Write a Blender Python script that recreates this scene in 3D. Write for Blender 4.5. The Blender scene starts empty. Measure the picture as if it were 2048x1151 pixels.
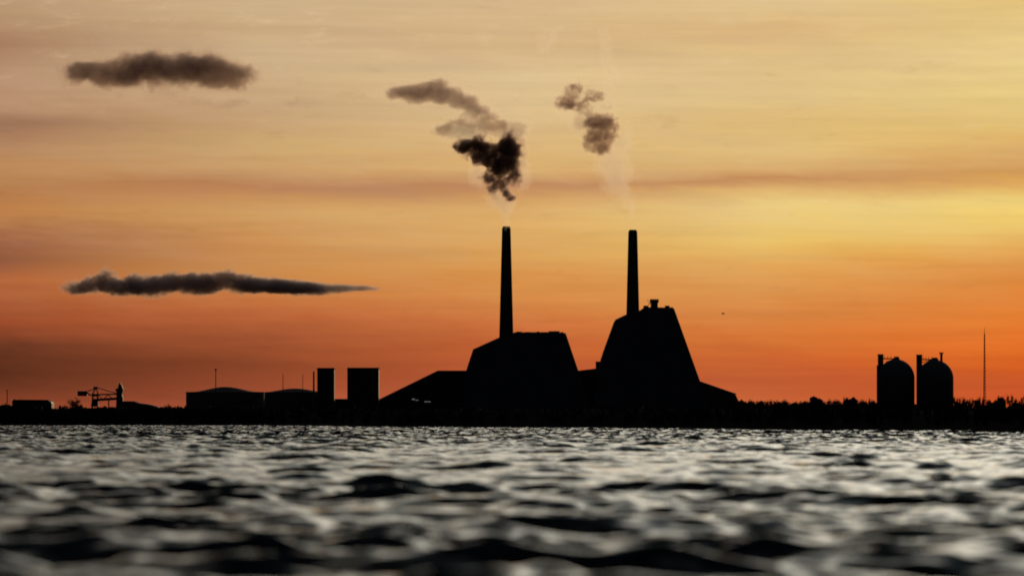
import bpy, bmesh, math, random
import numpy as np
from mathutils import Vector

C = bpy.context.scene
COL = C.collection
R = math.radians
F = 11378.0            # focal length in pixels of the 2048 px wide frame (200 mm lens)
HY = 842.0             # row of the horizon
EYE = 1.0              # camera height above the water

# ------------------------------------------------------------------ camera
cam = bpy.data.cameras.new('camera')
cam.sensor_width = 36.0
cam.lens = 200.0
cam.shift_y = (HY - 575.5) / 2048.0
cam.clip_start = 0.1
cam.clip_end = 90000.0
cam.dof.use_dof = True
cam.dof.focus_distance = 2500.0
cam.dof.aperture_fstop = 2.3
co = bpy.data.objects.new('camera', cam)
co.location = (0, 0, EYE)
co.rotation_euler = (R(90), 0, 0)
COL.objects.link(co)
C.camera = co

C.view_settings.view_transform = 'Standard'
C.view_settings.look = 'None'
C.view_settings.exposure = 0.0
C.view_settings.gamma = 1.0
C.cycles.use_denoising = True
C.cycles.volume_max_steps = 256
C.cycles.volume_bounces = 3
C.cycles.max_bounces = 5
C.cycles.transparent_max_bounces = 16
C.cycles.filter_width = 1.9

SUN_AZ, SUN_EL = 8.5, 4.2      # degrees right of the view direction, degrees up

def lin(c):
    return tuple(((v/255.0)/12.92 if v/255.0 <= 0.04045 else ((v/255.0+0.055)/1.055)**2.4) for v in c)

# ------------------------------------------------------------------ node helper
class NT:
    def __init__(self, tree):
        self.t = tree; self.N = tree.nodes; self.L = tree.links
    def new(self, kind, **kw):
        n = self.N.new(kind)
        for k, v in kw.items(): setattr(n, k, v)
        return n
    def put(self, sock, v):
        if isinstance(v, bpy.types.NodeSocket): self.L.new(v, sock)
        else: sock.default_value = v
    def m(self, op, a, b=None, c=None, clamp=False):
        n = self.new('ShaderNodeMath', operation=op, use_clamp=clamp)
        self.put(n.inputs[0], a)
        if b is not None: self.put(n.inputs[1], b)
        if c is not None: self.put(n.inputs[2], c)
        return n.outputs[0]
    def v(self, op, a, b=None, out=0):
        n = self.new('ShaderNodeVectorMath', operation=op)
        self.put(n.inputs[0], a)
        if b is not None: self.put(n.inputs[1], b)
        return n.outputs[out]
    def comb(self, x, y, z):
        n = self.new('ShaderNodeCombineXYZ')
        for s, q in zip(n.inputs, (x, y, z)): self.put(s, q)
        return n.outputs[0]
    def noise(self, vec, scale, detail=4, rough=0.5, out='Fac'):
        n = self.new('ShaderNodeTexNoise')
        self.put(n.inputs['Vector'], vec); n.inputs['Scale'].default_value = scale
        n.inputs['Detail'].default_value = detail; n.inputs['Roughness'].default_value = rough
        return n.outputs[out]
    def rng(self, v, a, b, c, d, kind='LINEAR'):
        n = self.new('ShaderNodeMapRange', interpolation_type=kind)
        self.put(n.inputs['Value'], v)
        for k, q in zip(('From Min', 'From Max', 'To Min', 'To Max'), (a, b, c, d)): self.put(n.inputs[k], q)
        return n.outputs['Result']
    def mix(self, f, a, b, kind='MIX'):
        n = self.new('ShaderNodeMix', data_type='RGBA', blend_type=kind)
        self.put(n.inputs[0], f)
        for s, q in ((n.inputs[6], a), (n.inputs[7], b)):
            self.put(s, q if isinstance(q, bpy.types.NodeSocket) else (*q, 1.0))
        return n.outputs[2]
    def ramp(self, f, stops, interp='LINEAR'):
        n = self.new('ShaderNodeValToRGB'); r = n.color_ramp; r.interpolation = interp
        stops = sorted(stops, key=lambda s: s[0])
        r.elements[0].position = stops[0][0]; r.elements[0].color = (*stops[0][1], 1)
        r.elements[1].position = stops[-1][0]; r.elements[1].color = (*stops[-1][1], 1)
        for p, c in stops[1:-1]:
            e = r.elements.new(p); e.color = (*c, 1)
        self.put(n.inputs[0], f)
        return n.outputs[0]

# ------------------------------------------------------------------ sky
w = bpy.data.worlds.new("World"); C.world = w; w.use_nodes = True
w.node_tree.nodes.clear()
t = NT(w.node_tree)
tc = t.new('ShaderNodeTexCoord')
sep = t.new('ShaderNodeSeparateXYZ'); t.L.new(tc.outputs['Generated'], sep.inputs[0])
X, Y, Z = sep.outputs
az = t.m('ARCTAN2', X, Y)
el = t.m('ARCSINE', Z)
# layered cirrostratus: streaks long in azimuth, thin in elevation
sv = t.comb(t.m('MULTIPLY', az, 11.0), t.m('MULTIPLY', el, 150.0), 3.7)
sv2 = t.comb(t.m('MULTIPLY', az, 28.0), t.m('MULTIPLY', el, 620.0), 9.1)
n1 = t.noise(sv, 1.0, 3, 0.5)
n2 = t.noise(sv2, 1.0, 4, 0.55)
dg_ = t.m('ADD', t.m('MULTIPLY', el, 210.0), t.m('MULTIPLY', az, 26.0))
n3 = t.noise(t.comb(t.m('MULTIPLY', az, 34.0), dg_, 5.5), 1.0, 6, 0.62)
n4 = t.noise(t.comb(t.m('MULTIPLY', az, 130.0), t.m('MULTIPLY', t.m('SUBTRACT', el, t.m('MULTIPLY', az, 0.05)), 420.0), 2.2), 1.0, 6, 0.66)
elw = t.m('ADD', el, t.m('MULTIPLY', t.m('SUBTRACT', n1, 0.5), 0.0045))
elw = t.m('ADD', elw, t.m('MULTIPLY', t.m('SUBTRACT', n3, 0.5), 0.0042))
elw = t.m('ADD', elw, t.m('MULTIPLY', t.m('SUBTRACT', n2, 0.5), 0.0012))
TOP = 0.080
ef = t.m('DIVIDE', elw, TOP, clamp=True)
cols = [
 [(0,(196,158,118)),(60,(186,144,108)),(100,(176,132,98)),(140,(192,150,114)),(205,(196,152,116)),(255,(160,112,82)),(300,(192,140,94)),(345,(198,144,92)),(395,(192,128,74)),(440,(200,134,74)),(480,(158,92,58)),(520,(146,82,54)),(560,(190,104,58)),(600,(178,92,50)),(650,(160,74,42)),(700,(104,50,34)),(745,(84,40,28)),(785,(112,54,36)),(815,(140,64,42))],
 [(0,(214,184,140)),(60,(206,174,130)),(100,(214,184,142)),(160,(210,178,134)),(230,(204,166,120)),(300,(212,172,112)),(340,(206,156,100)),(372,(186,126,82)),(395,(204,146,88)),(430,(216,164,98)),(490,(206,142,80)),(540,(208,140,74)),(580,(206,126,64)),(630,(192,100,54)),(680,(164,82,48)),(730,(134,64,40)),(770,(148,70,46)),(815,(176,86,58))],
 [(0,(222,190,142)),(90,(216,182,132)),(150,(226,198,148)),(220,(226,196,144)),(290,(224,186,124)),(330,(222,178,112)),(365,(190,132,86)),(390,(204,148,92)),(430,(226,178,106)),(500,(222,164,88)),(550,(220,152,78)),(600,(214,134,66)),(650,(208,114,58)),(700,(196,96,52)),(750,(186,86,52)),(815,(196,96,62))],
 [(0,(230,202,146)),(60,(222,184,126)),(120,(226,194,136)),(190,(228,198,138)),(250,(224,188,120)),(300,(228,194,124)),(330,(220,176,110)),(358,(196,138,86)),(385,(226,182,110)),(420,(238,208,132)),(480,(236,196,104)),(530,(228,168,86)),(570,(222,154,80)),(620,(216,134,66)),(670,(214,118,54)),(710,(200,98,48)),(760,(190,88,50)),(815,(200,98,56))],
 [(0,(228,194,120)),(50,(232,202,132)),(120,(236,210,142)),(190,(232,204,128)),(250,(230,196,116)),(300,(224,176,100)),(345,(210,152,78)),(375,(226,172,88)),(410,(242,212,118)),(450,(242,204,108)),(490,(230,170,80)),(540,(222,144,66)),(590,(222,128,50)),(640,(226,120,42)),(690,(226,108,38)),(725,(212,90,34)),(770,(196,80,40)),(815,(204,78,38))],
 [(0,(240,214,140)),(120,(248,226,156)),(250,(246,218,140)),(345,(232,186,110)),(410,(252,232,150)),(490,(244,196,100)),(590,(236,150,66)),(690,(232,116,44)),(770,(206,86,40)),(815,(200,80,40))],
]
def el_of(py): return math.atan((HY - py) / F)
dusk = [0.86, 0.92, 0.95, 0.96, 0.97, 1.0]
ramps = [t.ramp(ef, [(max(0, min(1, el_of(y)/TOP)), tuple(q*dk for q in lin(c))) for y, c in col]) for col, dk in zip(cols, dusk)]
az_px = [0, 512, 1024, 1536, 2048, 2800]
low = ramps[0]
azw = t.m('ADD', az, t.m('MULTIPLY', t.m('SUBTRACT', n1, 0.5), 0.02))
for i in range(1, 6):
    a0 = math.atan((az_px[i-1]-1024)/F); a1 = math.atan((az_px[i]-1024)/F)
    low = t.mix(t.rng(azw, a0, a1, 0.0, 1.0, 'SMOOTHSTEP' if i > 4 else 'LINEAR'), low, ramps[i])
# fine brightness streaks of the high cloud sheet
st = t.rng(n2, 0.3, 0.7, 0.95, 1.05)
low = t.mix(1.0, low, t.comb(st, st, st), 'MULTIPLY')
# hazy pinkish veil, and small torn wisps of high cloud that thicken upwards
hv = t.m('MULTIPLY', t.rng(n3, 0.35, 0.75, 0.03, 0.22), t.rng(el, 0.012, 0.036, 0.0, 1.0))
low = t.mix(hv, low, (0.50, 0.33, 0.26))
wz = t.m('MULTIPLY', t.rng(n4, 0.52, 0.74, 0.0, 0.30, 'SMOOTHSTEP'), t.rng(el, 0.035, 0.062, 0.0, 1.0))
wz = t.m('MULTIPLY', wz, t.rng(n1, 0.42, 0.6, 0.0, 1.0))
low = t.mix(wz, low, (0.84, 0.62, 0.38))
wd = t.m('MULTIPLY', t.rng(n4, 0.46, 0.28, 0.0, 0.10, 'SMOOTHSTEP'), t.rng(n1, 0.55, 0.42, 0.0, 1.0))
low = t.mix(wd, low, (0.25, 0.14, 0.09), 'MULTIPLY')
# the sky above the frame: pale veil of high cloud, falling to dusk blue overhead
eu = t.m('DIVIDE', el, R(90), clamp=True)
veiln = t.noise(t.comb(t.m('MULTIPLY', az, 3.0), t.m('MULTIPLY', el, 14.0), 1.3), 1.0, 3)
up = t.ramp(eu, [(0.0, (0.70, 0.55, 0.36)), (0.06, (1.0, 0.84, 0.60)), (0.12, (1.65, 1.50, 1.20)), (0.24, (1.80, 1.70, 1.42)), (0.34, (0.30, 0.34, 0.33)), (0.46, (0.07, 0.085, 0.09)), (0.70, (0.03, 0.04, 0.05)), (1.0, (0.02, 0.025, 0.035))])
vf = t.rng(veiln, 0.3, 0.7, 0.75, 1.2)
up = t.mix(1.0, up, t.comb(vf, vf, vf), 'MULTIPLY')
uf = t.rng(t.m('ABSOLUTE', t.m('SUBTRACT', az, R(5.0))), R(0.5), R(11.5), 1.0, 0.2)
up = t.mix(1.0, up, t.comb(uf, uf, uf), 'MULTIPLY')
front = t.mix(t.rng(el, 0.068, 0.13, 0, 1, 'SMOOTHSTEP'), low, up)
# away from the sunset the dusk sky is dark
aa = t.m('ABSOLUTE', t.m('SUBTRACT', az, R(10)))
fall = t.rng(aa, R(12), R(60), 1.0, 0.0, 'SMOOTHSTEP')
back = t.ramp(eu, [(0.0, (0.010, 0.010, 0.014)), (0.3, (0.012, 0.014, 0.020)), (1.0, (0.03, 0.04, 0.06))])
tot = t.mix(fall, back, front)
sky = t.new('ShaderNodeTexSky', sky_type='NISHITA')
sky.sun_disc = False
sky.sun_elevation = R(SUN_EL); sky.sun_rotation = R(SUN_AZ)
skyc = t.mix(1.0, sky.outputs[0], (0.0005, 0.0005, 0.0005), 'MULTIPLY')
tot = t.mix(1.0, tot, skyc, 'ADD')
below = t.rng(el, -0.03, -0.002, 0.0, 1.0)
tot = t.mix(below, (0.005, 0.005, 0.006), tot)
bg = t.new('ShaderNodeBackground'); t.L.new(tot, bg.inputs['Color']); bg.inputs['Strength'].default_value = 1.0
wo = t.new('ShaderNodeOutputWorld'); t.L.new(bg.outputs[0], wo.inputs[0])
w.cycles.sampling_method = 'MANUAL'; w.cycles.sample_map_resolution = 2048

# ------------------------------------------------------------------ sun (low, veiled, just outside the frame on the right)
sl = bpy.data.lights.new('sun', 'SUN'); sl.energy = 1.0; sl.angle = R(2.0); sl.color = (1.0, 0.70, 0.38)
so = bpy.data.objects.new('sun', sl); COL.objects.link(so)
sd = Vector((math.sin(R(SUN_AZ))*math.cos(R(SUN_EL)), math.cos(R(SUN_AZ))*math.cos(R(SUN_EL)), math.sin(R(SUN_EL))))
so.rotation_euler = sd.to_track_quat('Z', 'Y').to_euler()
so.location = (300, 2000, 400)

# ------------------------------------------------------------------ materials
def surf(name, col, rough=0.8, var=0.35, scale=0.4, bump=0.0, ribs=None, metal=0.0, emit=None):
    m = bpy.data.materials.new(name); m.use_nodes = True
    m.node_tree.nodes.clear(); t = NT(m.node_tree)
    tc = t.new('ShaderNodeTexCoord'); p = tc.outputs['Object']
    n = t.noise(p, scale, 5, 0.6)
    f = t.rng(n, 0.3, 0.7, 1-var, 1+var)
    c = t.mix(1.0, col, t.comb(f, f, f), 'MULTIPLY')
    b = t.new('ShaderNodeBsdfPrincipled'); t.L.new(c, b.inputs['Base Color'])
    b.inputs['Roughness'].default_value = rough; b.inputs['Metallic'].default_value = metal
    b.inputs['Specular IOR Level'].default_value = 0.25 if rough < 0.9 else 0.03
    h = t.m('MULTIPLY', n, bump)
    if ribs:
        wv = t.new('ShaderNodeTexWave'); wv.inputs['Scale'].default_value = ribs; t.L.new(p, wv.inputs[0])
        h = t.m('ADD', h, t.m('MULTIPLY', wv.outputs['Fac'], 0.3))
    bp = t.new('ShaderNodeBump'); bp.inputs['Distance'].default_value = 0.3; bp.inputs['Strength'].default_value = 0.4
    t.L.new(h, bp.inputs['Height']); t.L.new(bp.outputs[0], b.inputs['Normal'])
    if emit:
        b.inputs['Emission Color'].default_value = (*emit[0], 1); b.inputs['Emission Strength'].default_value = emit[1]
    o = t.new('ShaderNodeOutputMaterial'); t.L.new(b.outputs[0], o.inputs[0])
    return m
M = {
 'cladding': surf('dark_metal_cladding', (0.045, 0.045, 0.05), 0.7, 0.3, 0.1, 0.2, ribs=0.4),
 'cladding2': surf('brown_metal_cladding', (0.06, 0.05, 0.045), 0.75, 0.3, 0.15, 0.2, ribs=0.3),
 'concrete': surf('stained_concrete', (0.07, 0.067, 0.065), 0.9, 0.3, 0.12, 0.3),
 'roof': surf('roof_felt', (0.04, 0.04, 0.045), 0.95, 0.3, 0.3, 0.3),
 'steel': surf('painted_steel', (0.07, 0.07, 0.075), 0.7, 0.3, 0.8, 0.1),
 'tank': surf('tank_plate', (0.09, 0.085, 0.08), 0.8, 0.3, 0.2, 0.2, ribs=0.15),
 'bark': surf('bark', (0.05, 0.042, 0.035), 0.9, 0.3, 3.0, 0.4),
 'twig': surf('twigs_and_leaves', (0.045, 0.042, 0.028), 0.9, 0.4, 1.2, 0.1),
 'scrub': surf('scrub_leaves', (0.042, 0.045, 0.028), 0.9, 0.4, 0.6, 0.1),
 'soil': surf('coastal_ground', (0.035, 0.032, 0.026), 1.0, 0.4, 0.08, 0.6),
 'pane': surf('lit_pane', (0.2, 0.2, 0.2), 0.3, 0.1, 1.0, 0.0, emit=((1.0, 0.86, 0.82), 0.10)),
 'feather': surf('dark_feathers', (0.05, 0.05, 0.05), 0.8),
}

# ------------------------------------------------------------------ object helpers
def W(px, py, d):
    return Vector(((px-1024)/F*d, d, EYE + (HY-py)/F*d))
def mesh_obj(name, verts, faces, mat, parent=None, loc=None, smooth=False):
    me = bpy.data.meshes.new(name); me.from_pydata([tuple(v) for v in verts], [], faces)
    me.update(); me.materials.append(mat)
    if smooth: me.polygons.foreach_set('use_smooth', [True]*len(me.polygons))
    o = bpy.data.objects.new(name, me); COL.objects.link(o)
    if parent: o.parent = parent
    if loc is not None: o.location = loc
    return o
def tag(o, label=None, cat=None, group=None, kind=None):
    if label: o['label'] = label
    if cat: o['category'] = cat
    if group: o['group'] = group
    if kind: o['kind'] = kind
    return o
def thing(name, loc, label, cat, group=None):
    o = bpy.data.objects.new(name, None); COL.objects.link(o); o.location = loc
    o.empty_display_size = 2
    return tag(o, label, cat, group)
class MB:
    """collects shapes into one mesh"""
    def __init__(s): s.v = []; s.f = []
    def add(s, vs, fs):
        b = len(s.v); s.v += [Vector(v) for v in vs]; s.f += [tuple(i+b for i in f) for f in fs]; return s
    def box(s, x0, x1, y0, y1, z0, z1):
        return s.add([(x0,y0,z0),(x1,y0,z0),(x1,y1,z0),(x0,y1,z0),(x0,y0,z1),(x1,y0,z1),(x1,y1,z1),(x0,y1,z1)],
                     [(0,3,2,1),(4,5,6,7),(0,1,5,4),(1,2,6,5),(2,3,7,6),(3,0,4,7)])
    def prism(s, pts, y0, y1, inset=0.0):
        """outline in x, z swept from y0 to y1"""
        n = len(pts); vs = [(x, y0, z) for x, z in pts] + [(x, y1, z) for x, z in pts]
        fs = [tuple(range(n)), tuple(range(2*n-1, n-1, -1))]
        for i in range(n):
            j = (i+1) % n; fs.append((j, i, i+n, j+n))
        return s.add(vs, fs)
    def tube(s, a, b, r0, r1=None, n=8):
        a = Vector(a); b = Vector(b); r1 = r0 if r1 is None else r1
        d = (b-a).normalized(); u = d.orthogonal().normalized(); v = d.cross(u)
        vs = []
        for p, r in ((a, r0), (b, r1)):
            for i in range(n):
                q = 2*math.pi*i/n; vs.append(p + u*math.cos(q)*r + v*math.sin(q)*r)
        fs = [(i, (i+1) % n, (i+1) % n+n, i+n) for i in range(n)] + [tuple(range(n-1, -1, -1)), tuple(range(n, 2*n))]
        return s.add(vs, fs)
    def lathe(s, prof, n=32, cx=0, cy=0):
        vs = []; fs = []
        for r, z in prof:
            for i in range(n):
                q = 2*math.pi*i/n; vs.append((cx+r*math.cos(q), cy+r*math.sin(q), z))
        for k in range(len(prof)-1):
            for i in range(n):
                j = (i+1) % n; fs.append((k*n+i, k*n+j, (k+1)*n+j, (k+1)*n+i))
        fs.append(tuple(range(n-1, -1, -1))); fs.append(tuple(range((len(prof)-1)*n, len(prof)*n)))
        return s.add(vs, fs)
    def build(s, name, mat, parent=None, loc=None, smooth=False):
        return mesh_obj(name, s.v, s.f, mat, parent, loc, smooth)

# ------------------------------------------------------------------ water
def shore_r(az):      # distance of the waterline by azimuth (radians)
    px = 1024 + np.tan(np.clip(az, -1.2, 1.2))*F
    return np.interp(px, [-9000, -600, 0, 520, 750, 1240, 1460, 2048, 2700, 6000, 20000],
                         [1950, 1290, 1235, 1225, 925, 725, 640, 455, 410, 330, 300])
def build_water():
    fine = np.arange(-7.0, 7.0001, 0.0185)
    side = 7.0 + np.geomspace(0.05, 172.9, 46)
    a = np.radians(np.concatenate([-side[::-1], fine, side]))
    r = [0.8]
    while r[-1] < 1750:
        q = r[-1]
        r.append(q + (0.5 if q < 14 else max(0.07, min(q*0.0016, 0.30+q*0.0003))))
    r = np.array(r + [2000, 2600, 4000, 8000, 20000, 60000])
    A, RR = np.meshgrid(a, r)
    x = RR*np.sin(A); y = RR*np.cos(A)
    dr = np.gradient(r)[:, None]
    rs = np.random.RandomState(11)
    z = np.zeros_like(x); dx = np.zeros_like(x); dy = np.zeros_like(x)
    lam = np.concatenate([np.exp(rs.uniform(math.log(0.30), math.log(4.6), 76)), [5.3, 6.1, 7.4, 8.8, 5.7]])
    # patches of rougher and calmer water
    patch = 1 + 0.22*np.sin(x*0.11+y*0.045+1.0)*np.sin(y*0.07-x*0.03) + 0.25*np.sin(x*0.31+2)*np.sin(y*0.19+x*0.08)
    patch = np.clip(patch + 0.24*np.exp(-(RR/62)**2)*(1-np.tanh(x/4)*0.5) + 0.22*np.sin(x*0.06+0.6)*np.sin(y*0.028+1.1), 0.35, 2.2)
    for L in lam:
        th = rs.normal(0, 0.5) + R(188)
        k = 2*math.pi/L; ph = rs.uniform(0, 6.28)
        st = 0.042 if L < 1.6 else (0.030 if L < 5 else 0.022)
        amp = st/k
        att = np.clip((L*2.0 - dr)/(L*1.2), 0, 1)
        arg = k*(x*math.sin(th) + y*math.cos(th)) + ph
        z += amp*att*patch*np.cos(arg)
        s_ = np.sin(arg)*amp*att*0.8*patch
        dx -= s_*math.sin(th); dy -= s_*math.cos(th)
    x = x+dx; y = y+dy
    nr, na = x.shape
    v = np.stack([x, y, z], -1).reshape(-1, 3).astype(np.float32)
    i = np.arange((nr-1)*(na-1)); rr_ = i//(na-1); cc = i % (na-1); b = rr_*na+cc
    q = np.stack([b, b+1, b+na+1, b+na], -1)[:, ::-1].astype(np.int32)
    me = bpy.data.meshes.new('water')
    me.vertices.add(len(v)); me.vertices.foreach_set('co', v.ravel())
    me.loops.add(q.size); me.loops.foreach_set('vertex_index', q.ravel())
    me.polygons.add(len(q)); me.polygons.foreach_set('loop_start', np.arange(0, q.size, 4, dtype=np.int32))
    me.polygons.foreach_set('use_smooth', np.ones(len(q), dtype=bool))
    me.update(calc_edges=True)
    o = bpy.data.objects.new('water', me); COL.objects.link(o); o['kind'] = 'structure'
    m = bpy.data.materials.new('sea_water'); m.use_nodes = True; m.node_tree.nodes.clear(); t = NT(m.node_tree)
    tc = t.new('ShaderNodeTexCoord'); p = tc.outputs['Object']
    n1 = t.noise(p, 3.2, 4, 0.6); n2 = t.noise(t.v('MULTIPLY', p, (1.0, 0.7, 1.0)), 0.9, 3, 0.55)
    h = t.m('ADD', t.m('MULTIPLY', n1, 0.012), t.m('MULTIPLY', n2, 0.05))
    bp = t.new('ShaderNodeBump'); bp.inputs['Distance'].default_value = 1.0; bp.inputs['Strength'].default_value = 0.9
    t.L.new(h, bp.inputs['Height'])
    # wind chop too fine for the mesh far out
    far = t.rng(t.v('LENGTH', p, out=1), 90.0, 420.0, 0.0, 1.0)
    chop = t.v('SUBTRACT', t.noise(t.v('MULTIPLY', p, (1.7, 0.9, 1.0)), 1.0, 4, 0.6, 'Color'), (.5, .5, .5))
    chop = t.v('ADD', t.v('MULTIPLY', chop, (1.1, 2.6, 0.0)), (0.0, -0.24, 0.0))
    chop = t.v('MULTIPLY', chop, t.comb(far, far, far))
    nrm = t.v('NORMALIZE', t.v('ADD', bp.outputs[0], chop))
    b = t.new('ShaderNodeBsdfPrincipled')
    b.inputs['Base Color'].default_value = (0.0025, 0.006, 0.006, 1)
    b.inputs['Roughness'].default_value = 0.07; b.inputs['IOR'].default_value = 1.333
    t.L.new(nrm, b.inputs['Normal'])
    oo = t.new('ShaderNodeOutputMaterial'); t.L.new(b.outputs[0], oo.inputs[0])
    me.materials.append(m)
build_water()

# ------------------------------------------------------------------ land
def crest(az):       # height of the low sea bank by azimuth
    px = 1024 + np.tan(np.clip(az, -1.2, 1.2))*F
    return np.interp(px, [-600, 0, 520, 760, 1240, 1500, 2048, 3000], [3.7, 3.6, 3.5, 3.0, 2.6, 2.4, 1.85, 1.8])
def land_z(s, az, x, y):
    c = crest(az)
    z = np.interp(s, [-30, 0, 0.6, 1.2], [-2.5, -0.05, 0.7, 1.0])
    z = z + (c-1.0)*np.interp(s, [1.2, 3.4, 8, 70], [0, 1, 1, 0.9])
    z = np.where(s > 70, np.interp(s, [70, 400], [0, 1])*(3.0-(1+(c-1)*0.9)) + 1+(c-1)*0.9, z)
    return z + np.interp(s, [0, 10], [0, 1])*(0.18*np.sin(x*0.13+y*0.05)+0.12*np.sin(x*0.41+1.7))
def build_land():
    a = np.radians(np.concatenate([np.linspace(-58, -8, 60), np.linspace(-7.9, 7.9, 700), np.linspace(8, 58, 60)]))
    s = np.array([-30, -8, 0, 0.6, 1.2, 2.3, 3.4, 8, 14, 20, 28, 34, 39, 44, 55, 70, 120, 250, 400, 900, 1600, 2600, 3500, 5000, 9000, 20000, 60000.])
    A, S = np.meshgrid(a, s)
    rr = shore_r(A) + S
    x = rr*np.sin(A); y = rr*np.cos(A)
    S = rr - shore_r(A)
    z = land_z(S, A, x, y)
    nr, na = x.shape
    v = np.stack([x, y, z], -1).reshape(-1, 3)
    f = [(r*na+c, (r+1)*na+c, (r+1)*na+c+1, r*na+c+1)[::-1] for r in range(nr-1) for c in range(na-1)]
    o = mesh_obj('ground', v, f, M['soil'], smooth=True); o['kind'] = 'structure'
build_land()
def ground_at(x, y):
    az = math.atan2(x, y); r = math.hypot(x, y)
    return float(land_z(np.array(r - shore_r(np.array(az))), np.array(az), x, y))

# ------------------------------------------------------------------ scrub along the bank (nobody could count it)
rnd = random.Random(5)
SKY = ([-400, 0, 30, 60, 110, 130, 180, 240, 300, 340, 372, 640, 800, 1100, 1400, 1478, 1530, 1600, 1680, 1750, 1830, 1910, 1980, 2048, 2500],
       [810, 810, 810, 813, 813, 815, 813, 815, 813, 814, 815, 816, 820, 824, 820, 809, 808, 807, 806, 806, 808, 808, 807, 806, 806])
def scrub():
    mb_v = []; mb_f = []
    for px in np.arange(-380, 2430, 0.42):
        az = math.atan((px-1024)/F)
        for k in range(3):
            s = rnd.uniform(0.9, 40)
            r = float(shore_r(np.array(az))) + s
            x = r*math.sin(az); y = r*math.cos(az)
            top = EYE + (HY - float(np.interp(px, *SKY)))/F*r
            g = ground_at(x, y)
            top = top - abs(rnd.gauss(0, 0.35)) + (0.7*rnd.random() if rnd.random() < 0.06 else 0) + 0.35*math.sin(px*0.13)*math.sin(px*0.041+1)
            sz = 0.0011*r*(0.35+rnd.random())*0.6
            z = g - 0.2
            zz = max(z+0.5, rnd.uniform(z, top) if rnd.random() < 0.6 else top)
            base = len(mb_v)
            q = rnd.uniform(0, math.pi); ux = math.cos(q)*sz; uy = math.sin(q)*sz
            lean = rnd.gauss(0, 0.25)*sz
            mb_v += [(x-ux, y-uy, z), (x+ux, y+uy, z), (x+ux*0.9+lean, y+uy, zz-sz*rnd.uniform(0.2, 1.4)), (x+lean, y, zz), (x-ux*0.9+lean, y-uy, zz-sz*rnd.uniform(0.2, 1.4))]
            mb_f.append(tuple(base+i for i in range(5)))
    o = mesh_obj('scrub', mb_v, mb_f, M['scrub'])
    tag(o, 'low dark scrub growing along the shore bank', 'scrub', kind='stuff')
scrub()

# ------------------------------------------------------------------ trees
def make_tree(seed, H, wid, style):
    rd = random.Random(seed)
    root = thing('bare_tree', (0, 0, 0), 'dark bare tree', 'tree')
    tr = MB(); tips = []
    tr.tube((0, 0, -0.6), (0, 0, H*0.35), H*0.028, H*0.02, 7)
    p = Vector((0, 0, H*0.35))
    lead = []
    for i in range(4):
        q = p + Vector((rd.gauss(0, .04)*H, rd.gauss(0, .04)*H, H*0.13))
        tr.tube(p, q, H*0.02*(1-i*.22), H*0.02*(1-(i+1)*.22), 6); lead.append((p, q)); p = q
    tips.append((p, Vector((0, 0, 1))))
    nb = 16
    for i in range(nb):
        h = H*(0.16+0.6*i/nb)
        a = i*2.4+rd.random()
        up = 0.55+0.9*rd.random() + (0.7 if style == 1 else 0)
        d = Vector((math.cos(a), math.sin(a), up)).normalized()
        L = H*wid*(1.0-0.45*i/nb)*(0.7+0.5*rd.random())
        s = Vector((0, 0, min(h, H*0.35))) if h < H*.35 else lead[min(3, int((h-H*.35)/(H*.13)))][0]
        m = s + d*L*0.55; e = m + (d+Vector((0, 0, .5))).normalized()*L*0.5
        tr.tube(s, m, H*0.011, H*0.007, 5); tr.tube(m, e, H*0.007, H*0.003, 5)
        tips += [(m, d), (e, d), ((m+e)/2, d)]
    tr.build('trunk', M['bark'], root)
    cr = MB()
    for tp, d in tips:
        n = 22
        for k in range(n):
            dd = (d*0.9 + Vector((rd.gauss(0, .5), rd.gauss(0, .5), rd.gauss(0.55, .45)))).normalized()
            a = tp + Vector((rd.gauss(0, 1), rd.gauss(0, 1), rd.gauss(0, 1)))*H*0.035
            L = H*rd.uniform(0.05, 0.15)
            b = a + dd*L
            sd_ = dd.cross(Vector((rd.gauss(0, 1), rd.gauss(0, 1), rd.gauss(0, 1)))).normalized()*H*0.0045
            cr.add([a-sd_, a+sd_, b], [(0, 1, 2)])
            for _ in range(1):
                c = a.lerp(b, rd.random())
                u = Vector((rd.gauss(0, 1), rd.gauss(0, 1), rd.gauss(0, 1))).normalized()*H*0.014
                v = u.orthogonal().normalized()*H*0.011
                cr.add([c-u, c+v, c+u, c-v], [(0, 1, 2, 3)])
    cr.build('crown', M['twig'], root)
    return root
def copy_tree(o):
    c = o.copy(); COL.objects.link(c)
    for ch in [q for q in COL.objects if q.parent == o]:
        d = ch.copy(); COL.objects.link(d); d.parent = c
    return c
protos = [make_tree(i+3, 8.0, [0.30, 0.22, 0.34, 0.18, 0.26, 0.30][i], [0, 1, 0, 1, 0, 1][i]) for i in range(6)]
used = [False]*6
def put_tree(k, px, top, d, label, group, sx=1.0):
    if used[k]: o = copy_tree(protos[k])
    else: o = protos[k]; used[k] = True
    az = math.atan((px-1024)/F); x = d*math.sin(az); y = d*math.cos(az)
    g = ground_at(x, y)
    H = EYE + (HY-top)/F*d - g
    s = max(0.25, H/8.6)
    o.location = (x, y, g-0.1); o.scale = (s*sx, s*sx, s); o.rotation_euler = (0, 0, rnd.uniform(0, 6.28))
    tag(o, label, 'tree', group)
gm = 'trees between the power station and the silos'
xs = list(np.arange(1486, 1752, 6.0))
for px in xs:
    top = float(np.interp(px, [1480, 1530, 1560, 1640, 1680, 1750], [803, 804, 800, 796, 794, 800])) + rnd.gauss(0, 2.6)
    put_tree(rnd.randrange(6), px+rnd.uniform(-3, 3), top, rnd.uniform(960, 1250), 'dark bare tree in the treeline between the power station and the silos', gm, rnd.uniform(1.2, 1.8))
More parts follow.
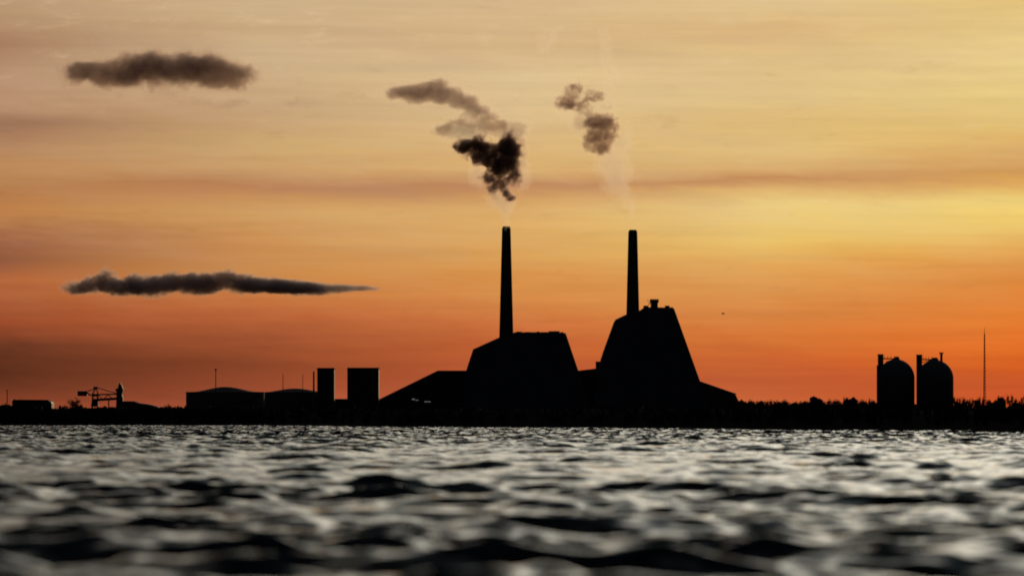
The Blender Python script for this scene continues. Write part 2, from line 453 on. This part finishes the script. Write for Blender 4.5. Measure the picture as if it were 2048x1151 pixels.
for px in np.arange(1909, 2060, 4.6):
    put_tree(rnd.choice([1, 3, 5]), px+rnd.uniform(-2, 2), 795+rnd.gauss(0, 3.0), rnd.uniform(800, 1050), 'slim dark bare tree in the treeline around the tall mast', 'slim trees right of the silos', rnd.uniform(0.6, 0.9))
put_tree(0, 1744, 795, 1150, 'dark bare tree touching the left silo', None, 1.2)
put_tree(2, 149, 791, 1760, 'small dark tree left of the ship loader', None, 1.5)
put_tree(4, 131, 805, 1740, 'very low dark bush-like tree beside the flat shed', None, 1.6)
put_tree(2, 333, 804, 1750, 'single low tree standing alone before the left tank', None, 1.3)
put_tree(5, 324, 809, 1745, 'tiny low tree just left of the lone tree', None, 1.3)

# ------------------------------------------------------------------ left shore: shed, hut, poles, ship loader
GZ = 2.9
def local(pts, ox, d):       # pixel outline to local x, z around an origin
    return [((px-ox)/F*d, EYE+(HY-py)/F*d-GZ) for px, py in pts]
def origin(ox, d): return Vector(((ox-1024)/F*d, d, GZ))

d = 2100; s_ = thing('shed', origin(71, d), 'low flat shed with a rounded right end near the left edge', 'shed')
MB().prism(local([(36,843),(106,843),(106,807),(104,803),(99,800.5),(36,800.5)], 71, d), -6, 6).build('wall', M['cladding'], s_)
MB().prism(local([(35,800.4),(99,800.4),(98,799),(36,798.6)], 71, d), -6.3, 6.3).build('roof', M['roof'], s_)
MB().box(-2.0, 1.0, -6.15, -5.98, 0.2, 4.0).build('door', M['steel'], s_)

d = 2100; s_ = thing('hut', origin(29, d), 'tiny hut with a pitched roof left of the flat shed', 'hut')
MB().prism(local([(25,843),(34,843),(34,803),(25,803)], 29, d), -1.5, 1.5).build('wall', M['cladding2'], s_)
MB().prism(local([(24,803),(35,803),(31,798),(28,798)], 29, d), -1.7, 1.7).build('roof', M['roof'], s_)

def pole(px, top, d, rpx, label, head=None, group=None, name='light_pole', cat='pole'):
    o = thing(name, origin(px, d), label, cat, group)
    h = EYE+(HY-top)/F*d-GZ; r = rpx/F*d
    MB().tube((0,0,-0.5), (0,0,h), r*1.25, r*0.8, 10).tube((0,0,-0.5), (0,0,0.6), r*2.2, r*2.0, 10).build('shaft', M['steel'], o)
    if head:
        k = head/F*d
        MB().lathe([(k*.5,h-0.1),(k,h+k*.3),(k*1.05,h+k*.9),(k*.4,h+k*1.3)], 12).build('lamp_head', M['steel'], o)
    return o
pole(14.5, 781, 2300, 0.9, 'short lone pole at the far left edge', 1.6)
pole(431.5, 740, 4200, 0.9, 'tall pole with a knob above the left tank roof', 2.4)
pole(566, 747, 4210, 0.75, 'left one of two thin poles above the right tank', None)
pole(605.5, 747, 4220, 0.6, 'thin pole right above the right tank dome', None)
pole(627.5, 742, 4150, 1.9, 'thick dark pole beside the narrow block', None, name='flue_pipe', cat='pipe')

# ship loader / unloader crane
d = 2250; s_ = thing('ship_loader', origin(200, d), 'spindly ship loader with a boxy counterweight and a pointed tower', 'crane')
def L(px, py, y=0.0, o=200, dd=d): return Vector(((px-o)/F*dd, y, EYE+(HY-py)/F*dd-GZ))
u = d/F*1.5
b = MB()
for yy in (-1.2, 1.2):
    for x0, x1 in ((183,186),(196,195)):
        b.tube(L(x0,841,yy), L(x1,786,yy), u*1.0, u*0.8)
    b.tube(L(183,812,yy), L(196,800,yy), u*.6); b.tube(L(196,812,yy), L(184,800,yy), u*.6); b.tube(L(184,790,yy), L(197,790,yy), u*1.5)
for py in (788, 800, 812): b.tube(L(190,py,-1.2), L(190,py,1.2), u*1.0)
b.prism([(L(x,y).x, L(x,y).z) for x, y in ((182,812),(197,812),(196,798),(184,800))], -1.1, 1.1)
b.build('support_tower', M['steel'], s_)
MB().prism([(L(x,y).x, L(x,y).z) for x, y in ((155.5,781.5),(174.5,781.5),(174.5,791.3),(155.5,791.3))], -1.4, 1.4).build('counterweight', M['cladding'], s_)
b = MB()
for yy in (-1.0, 1.0):
    b.tube(L(174,784,yy), L(179,789,yy), u*.8); b.tube(L(178,789,yy), L(234,787.5,yy), u*0.9); b.tube(L(186,799.5,yy), L(234,796.5,yy), u*1.7)
    b.tube(L(197,790,yy), L(206,798,yy), u*.35); b.tube(L(216,789,yy), L(206,798,yy), u*.35)
    b.tube(L(216,789,yy), L(226,797,yy), u*.35)
b.build('boom', M['steel'], s_)
b = MB()
pts = [(175,782),(181,779.5),(188,778),(192,775.5),(198,776),(206,778),(214,781),(224,783),(234,786)]
for yy in (-0.8, 0.8):
    for p, q in zip(pts, pts[1:]): b.tube(L(*p,yy), L(*q,yy), u*0.5)
    b.tube(L(186,786,yy), L(191,776,yy), u*.6); b.tube(L(196,786,yy), L(192,776,yy), u*.5)
b.tube(L(188.5,775,-1.0), L(194,775,1.0), u*1.6)
b.build('tie_cable', M['steel'], s_)
b = MB()
b.prism([(L(x,y).x, L(x,y).z) for x, y in ((231,841),(248,841),(247,806),(246,795),(244.5,788),(247,778),(244,770),(240.5,764),(237.5,769),(236,776),(231.5,777),(231,780),(233.5,783),(233,800))], -1.6, 1.6)
b.build('head_tower', M['cladding'], s_)
MB().tube(L(217.5,841), L(217.5,797), u*.9, u*.8).build('leg', M['steel'], s_)

d = 2200; s_ = thing('warehouse', origin(285, d), 'low shed with a long sloping roof right of the ship loader', 'shed')
MB().prism(local([(249,843),(325,843),(318,813),(303,808.8),(286,806.2),(274,804.5),(249,804)], 285, d), -8, 8).build('wall', M['cladding2'], s_)
MB().prism(local([(248,804),(274,804.4),(273,802),(250,801.5)], 285, d), -8.3, 8.3).build('roof', M['roof'], s_)

# ------------------------------------------------------------------ tanks
def tank(cx, half, rim, peak, d, label, k=1.0):
    o = thing('storage_tank', origin(cx, d), label, 'tank', None)
    r = half/F*d; zr = EYE+(HY-rim)/F*d-GZ; zp = EYE+(HY-peak)/F*d-GZ
    MB().lathe([(r,-1),(r,zr-0.9),(r*1.006,zr-0.9),(r*1.006,zr),(r*0.99,zr)], 72).build('shell', M['tank'], o)
    rd = r*0.90
    MB().lathe([(rd*(1-q), zr+0.003+(zp-zr)*0.5*(1-math.cos(math.pi*q))) for q in np.linspace(0, 0.98, 14)], 72).build('roof', M['roof'], o, smooth=True)
    b = MB(); vs = []; fs = []
    for i in range(27):
        a = -2.9+i*0.1; z = 0.2+(zr-0.4)*i/26; c_ = math.cos(a); s2 = math.sin(a)
        vs += [(c_*(r+.25), s2*(r+.25), z), (c_*(r+1.3), s2*(r+1.3), z), (c_*(r+1.3), s2*(r+1.3), z+.2), (c_*(r+.25), s2*(r+.25), z+.2)]
        if i: k_ = 4*i; fs += [(k_-4+j, k_-4+(j+1)%4, k_+(j+1)%4, k_+j) for j in range(4)]
    b.add(vs, fs)
    b.build('stairs', M['steel'], o)
tank(450.5, 78.5, 783.3, 773, 4300, 'broad left storage tank with a shallow domed roof')
tank(590, 74, 783.6, 776.2, 4420, 'broad storage tank with a lower dome, behind the thick dark pole')

# ------------------------------------------------------------------ two blocks and the link between them
def block(x0, x1, top, d, dep, label):
    ox = (x0+x1)/2
    o = thing('boiler_block', origin(ox, d), label, 'building', None)
    a = (x0-ox)/F*d; b_ = (x1-ox)/F*d; h = EYE+(HY-top)/F*d-GZ
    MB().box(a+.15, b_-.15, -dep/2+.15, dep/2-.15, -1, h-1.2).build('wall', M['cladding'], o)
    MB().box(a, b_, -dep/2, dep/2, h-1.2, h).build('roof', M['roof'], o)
    m_ = MB(); n = max(3, int((b_-a)/2.2))
    for i in range(n):
        xx = a+.4+(b_-a-.8)*i/(n-1); m_.box(xx-.12, xx+.12, -dep/2-.02, -dep/2+.14, 0, h-1.25)
    m_.build('cladding_rib', M['cladding'], o)
block(634.5, 669.5, 735.3, 4380, 13, 'narrow upright dark block left of the wider one')
block(695, 758.5, 735.0, 4380, 24, 'wide upright dark block beside the sloping hall')
d = 4400; s_ = thing('annex_building', origin(682, d), 'low flat building joining the two upright blocks', 'building')
MB().prism(local([(640,843),(762,843),(762,799),(640,799)], 682, d), -5, 9).build('wall', M['cladding2'], s_)
MB().prism(local([(640,799),(762,799),(762,797),(640,797)], 682, d), -5.3, 9.3).build('roof', M['roof'], s_)

# ------------------------------------------------------------------ sloping hall
d = 4420; s_ = thing('fuel_hall', origin(850, d), 'long dark hall whose roof slopes down to the left', 'building')
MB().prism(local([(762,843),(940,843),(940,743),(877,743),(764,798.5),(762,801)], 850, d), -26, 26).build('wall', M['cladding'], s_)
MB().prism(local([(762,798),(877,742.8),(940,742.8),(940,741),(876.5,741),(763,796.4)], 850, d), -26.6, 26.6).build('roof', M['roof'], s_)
for (x0,y0,x1,y1) in ((825,796.6,831,799.4),(832,799,838,800.6),(850,801.8,862,803.8)):
    p = local([(x0,y1),(x1,y0)], 850, d)
    fr = MB().box(p[0][0]-.3, p[1][0]+.3, -26.25, -25.98, p[0][1]-.3, p[1][1]+.3).build('window', M['steel'], s_)
    MB().box(p[0][0], p[1][0], -26.35, -26.255, p[0][1], p[1][1]).build('pane', M['pane'], fr)

# ------------------------------------------------------------------ main boiler houses
def hall(name_label, ox, d, outline, dep, taper, mb_extra=None):
    """outline in pixels, sides also lean inwards front to back"""
    o = thing('boiler_house', origin(ox, d), name_label, 'building', None)
    pts = local(outline, ox, d)
    zmax = max(z for _, z in pts)
    n = len(pts); vs = []
    for sgn in (-1, 1):
        for x, z in pts:
            vs.append((x, sgn*(dep/2 - taper*max(z, 0)/zmax), z))
    fs = [tuple(range(n)), tuple(range(2*n-1, n-1, -1))] + [((i+1)%n, i, i+n, (i+1)%n+n) for i in range(n)]
    mesh_obj('wall', vs, fs, M['cladding'], o)
    return o
A_ = hall('lower boiler house with a flat ridge and a smoking chimney', 1040, 4400,
     [(925,843),(1190,843),(1156.5,743),(1131,666.5),(1110,664.6),(1026,665.5),(997,675.5),(946.5,698.5),(932,743)], 66, 18)
def rb(o, ox, d, boxes, name='roof_vent', dep=4):
    for x0, x1, y0, y1 in boxes:
        p = local([(x0,y1),(x1,y0)], ox, d); w_ = p[1][0]-p[0][0]
        m_ = MB().box(p[0][0], p[1][0], -dep, dep, p[0][1]-0.5, p[1][1]-w_*.06)
        m_.box(p[0][0]-.15, p[1][0]+.15, -dep-.15, dep+.15, p[1][1]-w_*.06, p[1][1])
        m_.build(name, M['steel'], o)
rb(A_, 1040, 4400, [(1033,1043,662.8,666),(1052,1060,663.5,666),(1074,1078,662.5,666),(1098,1119,661.8,666),(1121,1127,663.8,667)])
b = MB()
b.prism(local([(1029,666),(1109,665.2),(1109,663.9),(1029,664.4)], 1040, 4400), -12, 12); b.build('parapet', M['roof'], A_)

# link building between the two boiler houses
d = 4430; s_ = thing('turbine_hall', origin(1172, d), 'low hall joining the two boiler houses', 'building')
MB().prism(local([(1120,843),(1230,843),(1230,738.5),(1190,739),(1158,742.5),(1120,743)], 1172, d), -22, 22).build('wall', M['cladding2'], s_)
MB().prism(local([(1122,742.8),(1158,742.4),(1190,738.8),(1228,738.4),(1228,736.8),(1190,737),(1158,740.8),(1122,741.5)], 1172, d), -22.4, 22.4).build('roof', M['roof'], s_)

B_ = hall('tallest boiler house, a steep tapering block with a chimney', 1290, 4400,
     [(1180,843),(1428,843),(1397.5,762),(1347,617),(1340,615.5),(1296,614.5),(1286,616),(1279,621),(1253,628.5),(1231,639),(1228,644),(1206,705),(1194,744)], 74, 22)
rb(B_, 1290, 4400, [(1287,1296.5,611,617),(1330,1339,611,617),(1341,1345.5,614.2,619)])
rb(B_, 1290, 4400, [(1191.5,1199.5,722.5,748)], 'stair_tower', 5)
def pt(px, py, y=0, ox=1290, dd=4400): return Vector(((px-ox)/F*dd, y, EYE+(HY-py)/F*dd-GZ))
u = 4400/F
b = MB(); p0 = pt(1301.5,616); p1 = pt(1315.5,605)
b.box(p0.x, p1.x, -3, 3, p0.z-1, p1.z); p0 = pt(1299.8,605); p1 = pt(1317.3,598.3); b.box(p0.x, p1.x, -3.6, 3.6, p0.z+.003, p1.z)
for q in (1302, 1306, 1311, 1315): b.tube(pt(q,598.5), pt(q,597.2), u*.5)
b.build('lift_head', M['steel'], B_)
b = MB(); b.tube(pt(1297,610), pt(1301,605), u*.7); b.tube(pt(1294.5,598), pt(1298.5,606), u*.35); b.build('crane_davit', M['steel'], B_)
p0 = pt(1279,622); p1 = pt(1288,614)

# lower wing on the right
d = 4390; s_ = thing('coal_hall', origin(1430, d), 'low wing sloping down to the right of the tallest boiler house', 'building')
MB().prism(local([(1380,843),(1479,843),(1476.5,804),(1469.5,789.5),(1397,764),(1380,758.5)], 1430, d), -20, 20).build('wall', M['cladding'], s_)
MB().prism(local([(1385,759),(1397,763.6),(1469.7,789.2),(1470.2,786.9),(1397,761.5),(1385,757.2)], 1430, d), -20.4, 20.4).build('roof', M['roof'], s_)

# ------------------------------------------------------------------ chimneys
def chimney(cx, x0, x1, top, hb0, hb1, basey, d, label):
    o = thing('chimney', origin(cx, d), label, 'chimney', None)
    z = lambda y: EYE+(HY-y)/F*d-GZ
    rt = (x1-x0)/2/F*d; rbm = (hb1-hb0)/2/F*d
    zb = z(basey); zt = z(top)
    def r_at(zz): return rt + (rbm-rt)*(zt-zz)/(zt-zb)
    prof = [(r_at(zz), zz) for zz in np.linspace(-1, zt-2.2, 14)]
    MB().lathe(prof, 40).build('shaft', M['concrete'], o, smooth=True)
    MB().lathe([(rt*1.0, zt-2.199), (rt*1.0, zt-1.6), (rt*.80, zt-0.2), (rt*.80, zt), (rt*.62, zt), (rt*.6, zt-1.5)], 40).build('cap', M['steel'], o)
    for q in (0.36, 0.7):
        zz = zb+(zt-zb)*q
        MB().lathe([(r_at(zz)+.02, zz-.3), (r_at(zz)+.16, zz-.3), (r_at(zz)+.16, zz+.3), (r_at(zz)+.02, zz+.3)], 40).build('platform', M['steel'], o)
chimney(1012.6, 1004.2, 1021.2, 452.5, 998.2, 1026.4, 672, 4395, 'left chimney of the two, rising from the lower boiler house under dense smoke')
chimney(1265.6, 1257, 1274.8, 459.5, 1252.8, 1278.6, 627, 4395, 'right chimney of the two, rising from the tallest boiler house')

# ------------------------------------------------------------------ silos
def silo(cx, half, tx0, tx1, ttop, shoulder, peak, capx0, capx1, captop, by, d, label, vent=None, bump=False):
    o = thing('silo', origin(cx, d), label, 'silo', None)
    z = lambda y: EYE+(HY-y)/F*d-GZ
    X_ = lambda x: (x-cx)/F*d
    r = half/F*d
    prof = [(r,-1)] + [(r*math.cos(a), z(shoulder)+(z(peak)-z(shoulder))*math.sin(a)) for a in np.linspace(0, 1.5, 14)]
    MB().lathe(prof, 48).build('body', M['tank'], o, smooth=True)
    cx_ = (capx0+capx1)/2; rc = (capx1-capx0)/2/F*d; zc = z(captop)
    MB().lathe([(rc*1.15, z(peak)-1.2), (rc*1.15, zc-0.6), (rc*.9, zc-.55), (rc*.8, zc)], 16, cx=X_(cx_)).build('roof_cap', M['steel'], o)
    t_ = MB().box(X_(tx0), X_(tx1), -r*.22, r*.22, -1, z(ttop+2.2))
    t_.box(X_(tx0-.5), X_(tx1+.5), -r*.24, r*.24, z(ttop+2.2), z(ttop))
    if bump: t_.box(X_(tx0-2.2), X_(tx0)-.002, -r*.2, r*.2, -1, z(730)); 
    t_.build('stair_tower', M['cladding'], o)
    MB().box(X_(tx1)+.003, X_(cx_)-rc*.8, -.8, .8, z(by+1.3), z(by-0.9)).build('walkway', M['steel'], o)
    b = MB()
    for k in range(4):
        x_ = X_(tx1)+.5+(X_(cx_)-X_(tx1)-rc-.5)*k/3
        b.tube((x_, -.7, z(by-.9)), (x_, -.7, z(by-.9)+.9), .05); b.tube((x_, .7, z(by-.9)), (x_, .7, z(by-.9)+.9), .05)
    b.tube((X_(cx_)-rc, 0, z(by+1)), (X_(cx_)-rc*4.2, 0, z(by+6.5)), .14)
    b.build('railing', M['steel'], o)
    if vent:
        v0, v1, vt = vent; m_ = (v0+v1)/2; rv = (v1-v0)/2/F*d
        vb = MB().tube((X_(m_),0,z(peak+8)), (X_(m_),0,z(vt+2.5)), rv*.72, None, 12)
        vb.tube((X_(m_),0,z(vt+2.6)), (X_(m_),0,z(vt)), rv*1.25, None, 12)
        vb.build('vent_pipe', M['steel'], o)
DS = 2300
silo(1792.0, 37.3, 1756, 1766.4, 707.8, 756, 717.8, 1788.5, 1798.5, 712.5, 716.6, DS, 'left of the two domed silos, without a vent pipe', bump=True)
silo(1870.2, 36.8, 1833.3, 1843.8, 708.6, 757, 719.2, 1863, 1876, 714.5, 718.4, DS, 'domed silo nearer the mast, with a tall vent pipe', vent=(1879.2, 1886.2, 704.3))

# ------------------------------------------------------------------ mast
d = 2600; s_ = thing('radio_mast', origin(1969, d), 'tall thin mast standing right of the silos', 'mast')
def P_(px, py, y=0): return Vector(((px-1969)/F*d, y, EYE+(HY-py)/F*d-GZ))
b = MB(); u = d/F
zt = P_(1969, 668).z
for k in range(3):
    a = k*2.094+.3
    b.tube((math.cos(a)*.62, math.sin(a)*.62, -.5), (math.cos(a)*.2, math.sin(a)*.2, zt), .13, .10, 6)
for i in range(26):
    z0 = zt*i/26; z1 = zt*(i+1)/26; r0 = .62-.42*i/26; r1 = .62-.42*(i+1)/26
    for k in range(3):
        a = k*2.094+.3; c = a+2.094
        b.tube((math.cos(a)*r0, math.sin(a)*r0, z0), (math.cos(c)*r1, math.sin(c)*r1, z1), .05, None, 5)
b.build('lattice', M['steel'], s_)
MB().tube((0,0,zt-.5), (0,0,P_(1969,655).z), .15, .07, 8).build('antenna', M['steel'], s_)

# ------------------------------------------------------------------ bird
d = 1100
bp_ = W(1446, 627, d)
bv = MB(); 
bv.lathe([(.02,-.32),(.07,-.2),(.1,0),(.08,.16),(.06,.24),(.07,.29),(.02,.37)], 10)
bv.v = [Vector((v.z, v.y, v.x)) for v in bv.v]
for s in (-1, 1):
    bv.add([(-.1,s*.05,.03),(.12,s*.05,.03),(.1,s*.32,.2),(-.07,s*.32,.2),(-.04,s*.66,.1),(0.02,s*.66,.1),
            (-.1,s*.05,.01),(.12,s*.05,.01),(.1,s*.32,.18),(-.07,s*.32,.18)],
           [(0,1,2,3),(3,2,5,4),(6,9,8,7),(9,4,5,8),(1,7,8,2),(0,3,9,6),(2,8,5),(3,4,9)])
bo = bv.build('bird', M['feather'], None, bp_); bo.rotation_euler = (0.2, 0, 0.5)
tag(bo, 'tiny dark bird flying right of the tallest boiler house', 'bird')

# ------------------------------------------------------------------ smoke and clouds (volumes)
def vapour(name, label, cat, d, ox, oy, groups, dens, color, nscale, amp, aniso=0.55, step=0.12, erode=0.5, escale=1.0, group=None, absorb=(0.26,0.19,0.18), thin=(.95,.86,.80,0.0,0.02)):
    """groups: list of (weight, lo, hi, blobs[(px, py, rx, rz)]); puffs melted together, torn and eroded by noise"""
    O = W(ox, oy, d); k = d/F
    rd = random.Random(len(label))
    m = bpy.data.materials.new(name+'_vapour'); m.use_nodes = True; m.node_tree.nodes.clear(); t = NT(m.node_tree)
    tc = t.new('ShaderNodeTexCoord'); p = tc.outputs['Object']
    nz = t.noise(p, nscale/k, 5, 0.6, 'Color')
    q = t.v('ADD', p, t.v('MULTIPLY', t.v('SUBTRACT', nz, (.5,.5,.5)), (amp*k*2,)*3))
    er = t.noise(q, escale/k, 6, 0.70)
    er = t.m('MULTIPLY', t.m('SUBTRACT', er, 0.5), erode*2)
    total = None; hull = bmesh.new()
    for wgt, lo, hi, blobs in groups:
        f = None
        for bl in blobs:
            bx, by, rx = bl[:3]; rz = bl[3] if len(bl) > 3 else rx
            c = Vector(((bx-ox)*k, rd.uniform(-.35, .35)*rx*k, (oy-by)*k))
            v_ = t.v('MULTIPLY', t.v('SUBTRACT', q, tuple(c)), (1/(rx*k), 1/(rx*k), 1/(rz*k)))
            d2 = t.v('DOT_PRODUCT', v_, v_, out=1)
            g = t.m('SUBTRACT', 1.0, d2, clamp=True)
            f = g if f is None else t.m('ADD', f, g)
            r = bmesh.ops.create_icosphere(hull, subdivisions=3, radius=1.0)
            for v in r['verts']: v.co = Vector((v.co.x*(rx+amp*.35)*k, v.co.y*(rx+amp*.35)*k, v.co.z*(rz+amp*.35)*k)) + c
        f = t.m('ADD', t.m('MINIMUM', f, 1.6), er)
        dn = t.rng(f, lo, hi, 0.0, wgt, 'SMOOTHSTEP')
        total = dn if total is None else t.m('MAXIMUM', total, dn)
    pv = t.new('ShaderNodeVolumePrincipled')
    t.L.new(t.mix(t.rng(total, thin[3], thin[4], 0.0, 1.0), thin[:3], color), pv.inputs['Color'])
    pv.inputs['Absorption Color'].default_value = (*absorb, 1)
    pv.inputs['Anisotropy'].default_value = aniso
    t.L.new(t.m('MULTIPLY', total, dens/k), pv.inputs['Density'])
    tr = t.new('ShaderNodeBsdfTransparent'); df = t.new('ShaderNodeBsdfDiffuse'); df.inputs[0].default_value = (*color, 1)
    mx = t.new('ShaderNodeMixShader'); mx.inputs[0].default_value = 0.003
    t.L.new(tr.outputs[0], mx.inputs[1]); t.L.new(df.outputs[0], mx.inputs[2])
    oo = t.new('ShaderNodeOutputMaterial'); t.L.new(mx.outputs[0], oo.inputs[0]); t.L.new(pv.outputs[0], oo.inputs['Volume'])
    m.cycles.volume_step_rate = step
    me = bpy.data.meshes.new(name); hull.to_mesh(me); hull.free()
    tmp = bpy.data.objects.new(name, me); COL.objects.link(tmp)
    md = tmp.modifiers.new('r', 'REMESH'); md.mode = 'VOXEL'; md.voxel_size = k*2.2
    dg = bpy.context.evaluated_depsgraph_get()
    me2 = bpy.data.meshes.new_from_object(tmp.evaluated_get(dg))
    bpy.data.objects.remove(tmp)
    me2.name = name; me2.materials.clear(); me2.materials.append(m)
    o = bpy.data.objects.new(name, me2); COL.objects.link(o); o.location = O
    tag(o, label, cat, group)
    return o

vapour('smoke_plume', 'dense dark smoke billowing from the left chimney and thinning upper left', 'smoke', 4362, 960, 300,
  [(0.8, 0.42, 1.35, [(1020,392,18,16),(1010,378,14,16),(986,374,22,28),(1006,360,20,20),(1030,358,19,24),(974,352,22,18),(1026,334,24,26),(1000,340,18,16),(1014,308,38,38),(1020,282,33,32),(1000,332,22,24),(982,326,20),(966,318,24,20),(946,300,32,26),(920,290,28,18),(962,284,28,22),(978,300,26,22)]),
   (0.12, 0.42, 1.6, [(985,240,34,16),(965,226,44,22),(942,212,50,26),(915,198,52,30),(890,182,46,32),(872,168,36,26),(852,190,60,28),(822,186,56,28),(792,186,44,22)]),
   (0.11, 0.42, 1.2, [(1040,268,26,34),(1005,258,34,24),(985,246,34,20),(905,252,40,20),(940,236,44,20),(880,262,30,16),(1046,310,18,40),(1000,300,24,40),(960,262,40,22)]),
   (0.045, 0.05, 0.9, [(1014,430,13,22),(1012,447,8,12),(1012,412,24,22),(1000,395,34,26),(1044,345,20,50),(958,345,22,40),(930,262,60,34),(1030,258,40,26)])],
  0.5, (0.50, 0.36, 0.33), 0.027, 14, aniso=0.6, step=0.04, erode=1.5, escale=0.075, thin=(.97,.88,.80,0.03,0.09))
vapour('smoke_plume', 'thin broken smoke drifting up from the right chimney', 'smoke', 4358, 1210, 280,
  [(0.26, 0.40, 1.35, [(1208,280,26,26),(1150,178,34,22),(1128,204,28,22),(1160,212,36,24),(1192,192,34,16),(1176,288,24,30),(1190,256,34,34),(1206,300,26,22),(1216,240,30,26),(1184,240,22),(1226,264,24,30)]),
   (0.06, 0.50, 1.2, [(1170,232,30,30),(1236,270,24,44),(1160,250,34,24),(1216,212,30,26),(1094,78,20,16)]),
   (0.034, 0.22, 1.3, [(1265,430,9,14),(1262,415,15,18),(1252,392,24,28),(1228,368,36,36),(1238,340,40,40),(1234,300,36,40),(1250,270,28,34),(1210,330,30),(1200,225,40,40),(1140,215,40,34),(1222,160,26,46),(1212,110,20,46),(1205,70,16,26),(1095,80,30,26),(1085,100,16,20)])],
  0.5, (0.42, 0.27, 0.24), 0.036, 15, aniso=0.6, step=0.04, erode=1.6, escale=0.085, thin=(.98,.90,.84,0.03,0.09))
vapour('cloud', 'upper one of the two dark clouds, a ragged lens with a pale fringe', 'cloud', 9000, 320, 150,
  [(0.8, 0.32, 1.5, [(155,150,56,30),(195,150,64,30),(232,144,80,36),(290,138,80,46),(340,140,90,50),(398,132,84,50),(440,142,80,44),(484,156,54,30)]),
   (0.020, 0.10, 1.2, [(152,148,62,44),(220,132,90,50),(290,120,90,56),(350,122,90,60),(410,112,86,58),(465,130,70,54),(505,152,44,34),(345,190,70,24),(262,186,60,18)]),
   (0.14, 0.40, 1.2, [(246,188,40,16),(335,186,70,18),(395,200,50,16),(440,212,56,16),(480,208,40,12),(575,204,34,16),(612,210,50,14),(725,196,44,9)])],
  0.060, (0.84, 0.68, 0.63), 0.015, 34, aniso=0.5, step=0.06, erode=1.6, escale=0.065, absorb=(0,0,0), thin=(1.0,.93,.85,0.022,0.07))
vapour('cloud', 'lower one of the two dark clouds, flat below with a long tapering tail', 'cloud', 9500, 420, 570,
  [(1.0, 0.28, 1.0, [(160,578,36,18),(190,571,38,24),(214,560,27,30),(245,575,54,22),(268,560,26,22),(306,570,62,28),(345,562,30,22),(392,570,62,27),(380,562,24,18),(428,564,36,28),(454,556,30,24),(490,568,54,26),(535,572,64,20),(580,574,68,17),(620,576,60,12)]),
   (0.45, 0.35, 1.1, [(600,576,70,18),(650,577,66,15),(695,577,56,10),(735,578,40,7),(150,576,40,20)])],
  0.12, (0.90, 0.76, 0.74), 0.0095, 11, aniso=0.45, step=0.06, erode=1.5, escale=0.10, absorb=(0,0,0), thin=(.9,.8,.75,0.02,0.3))
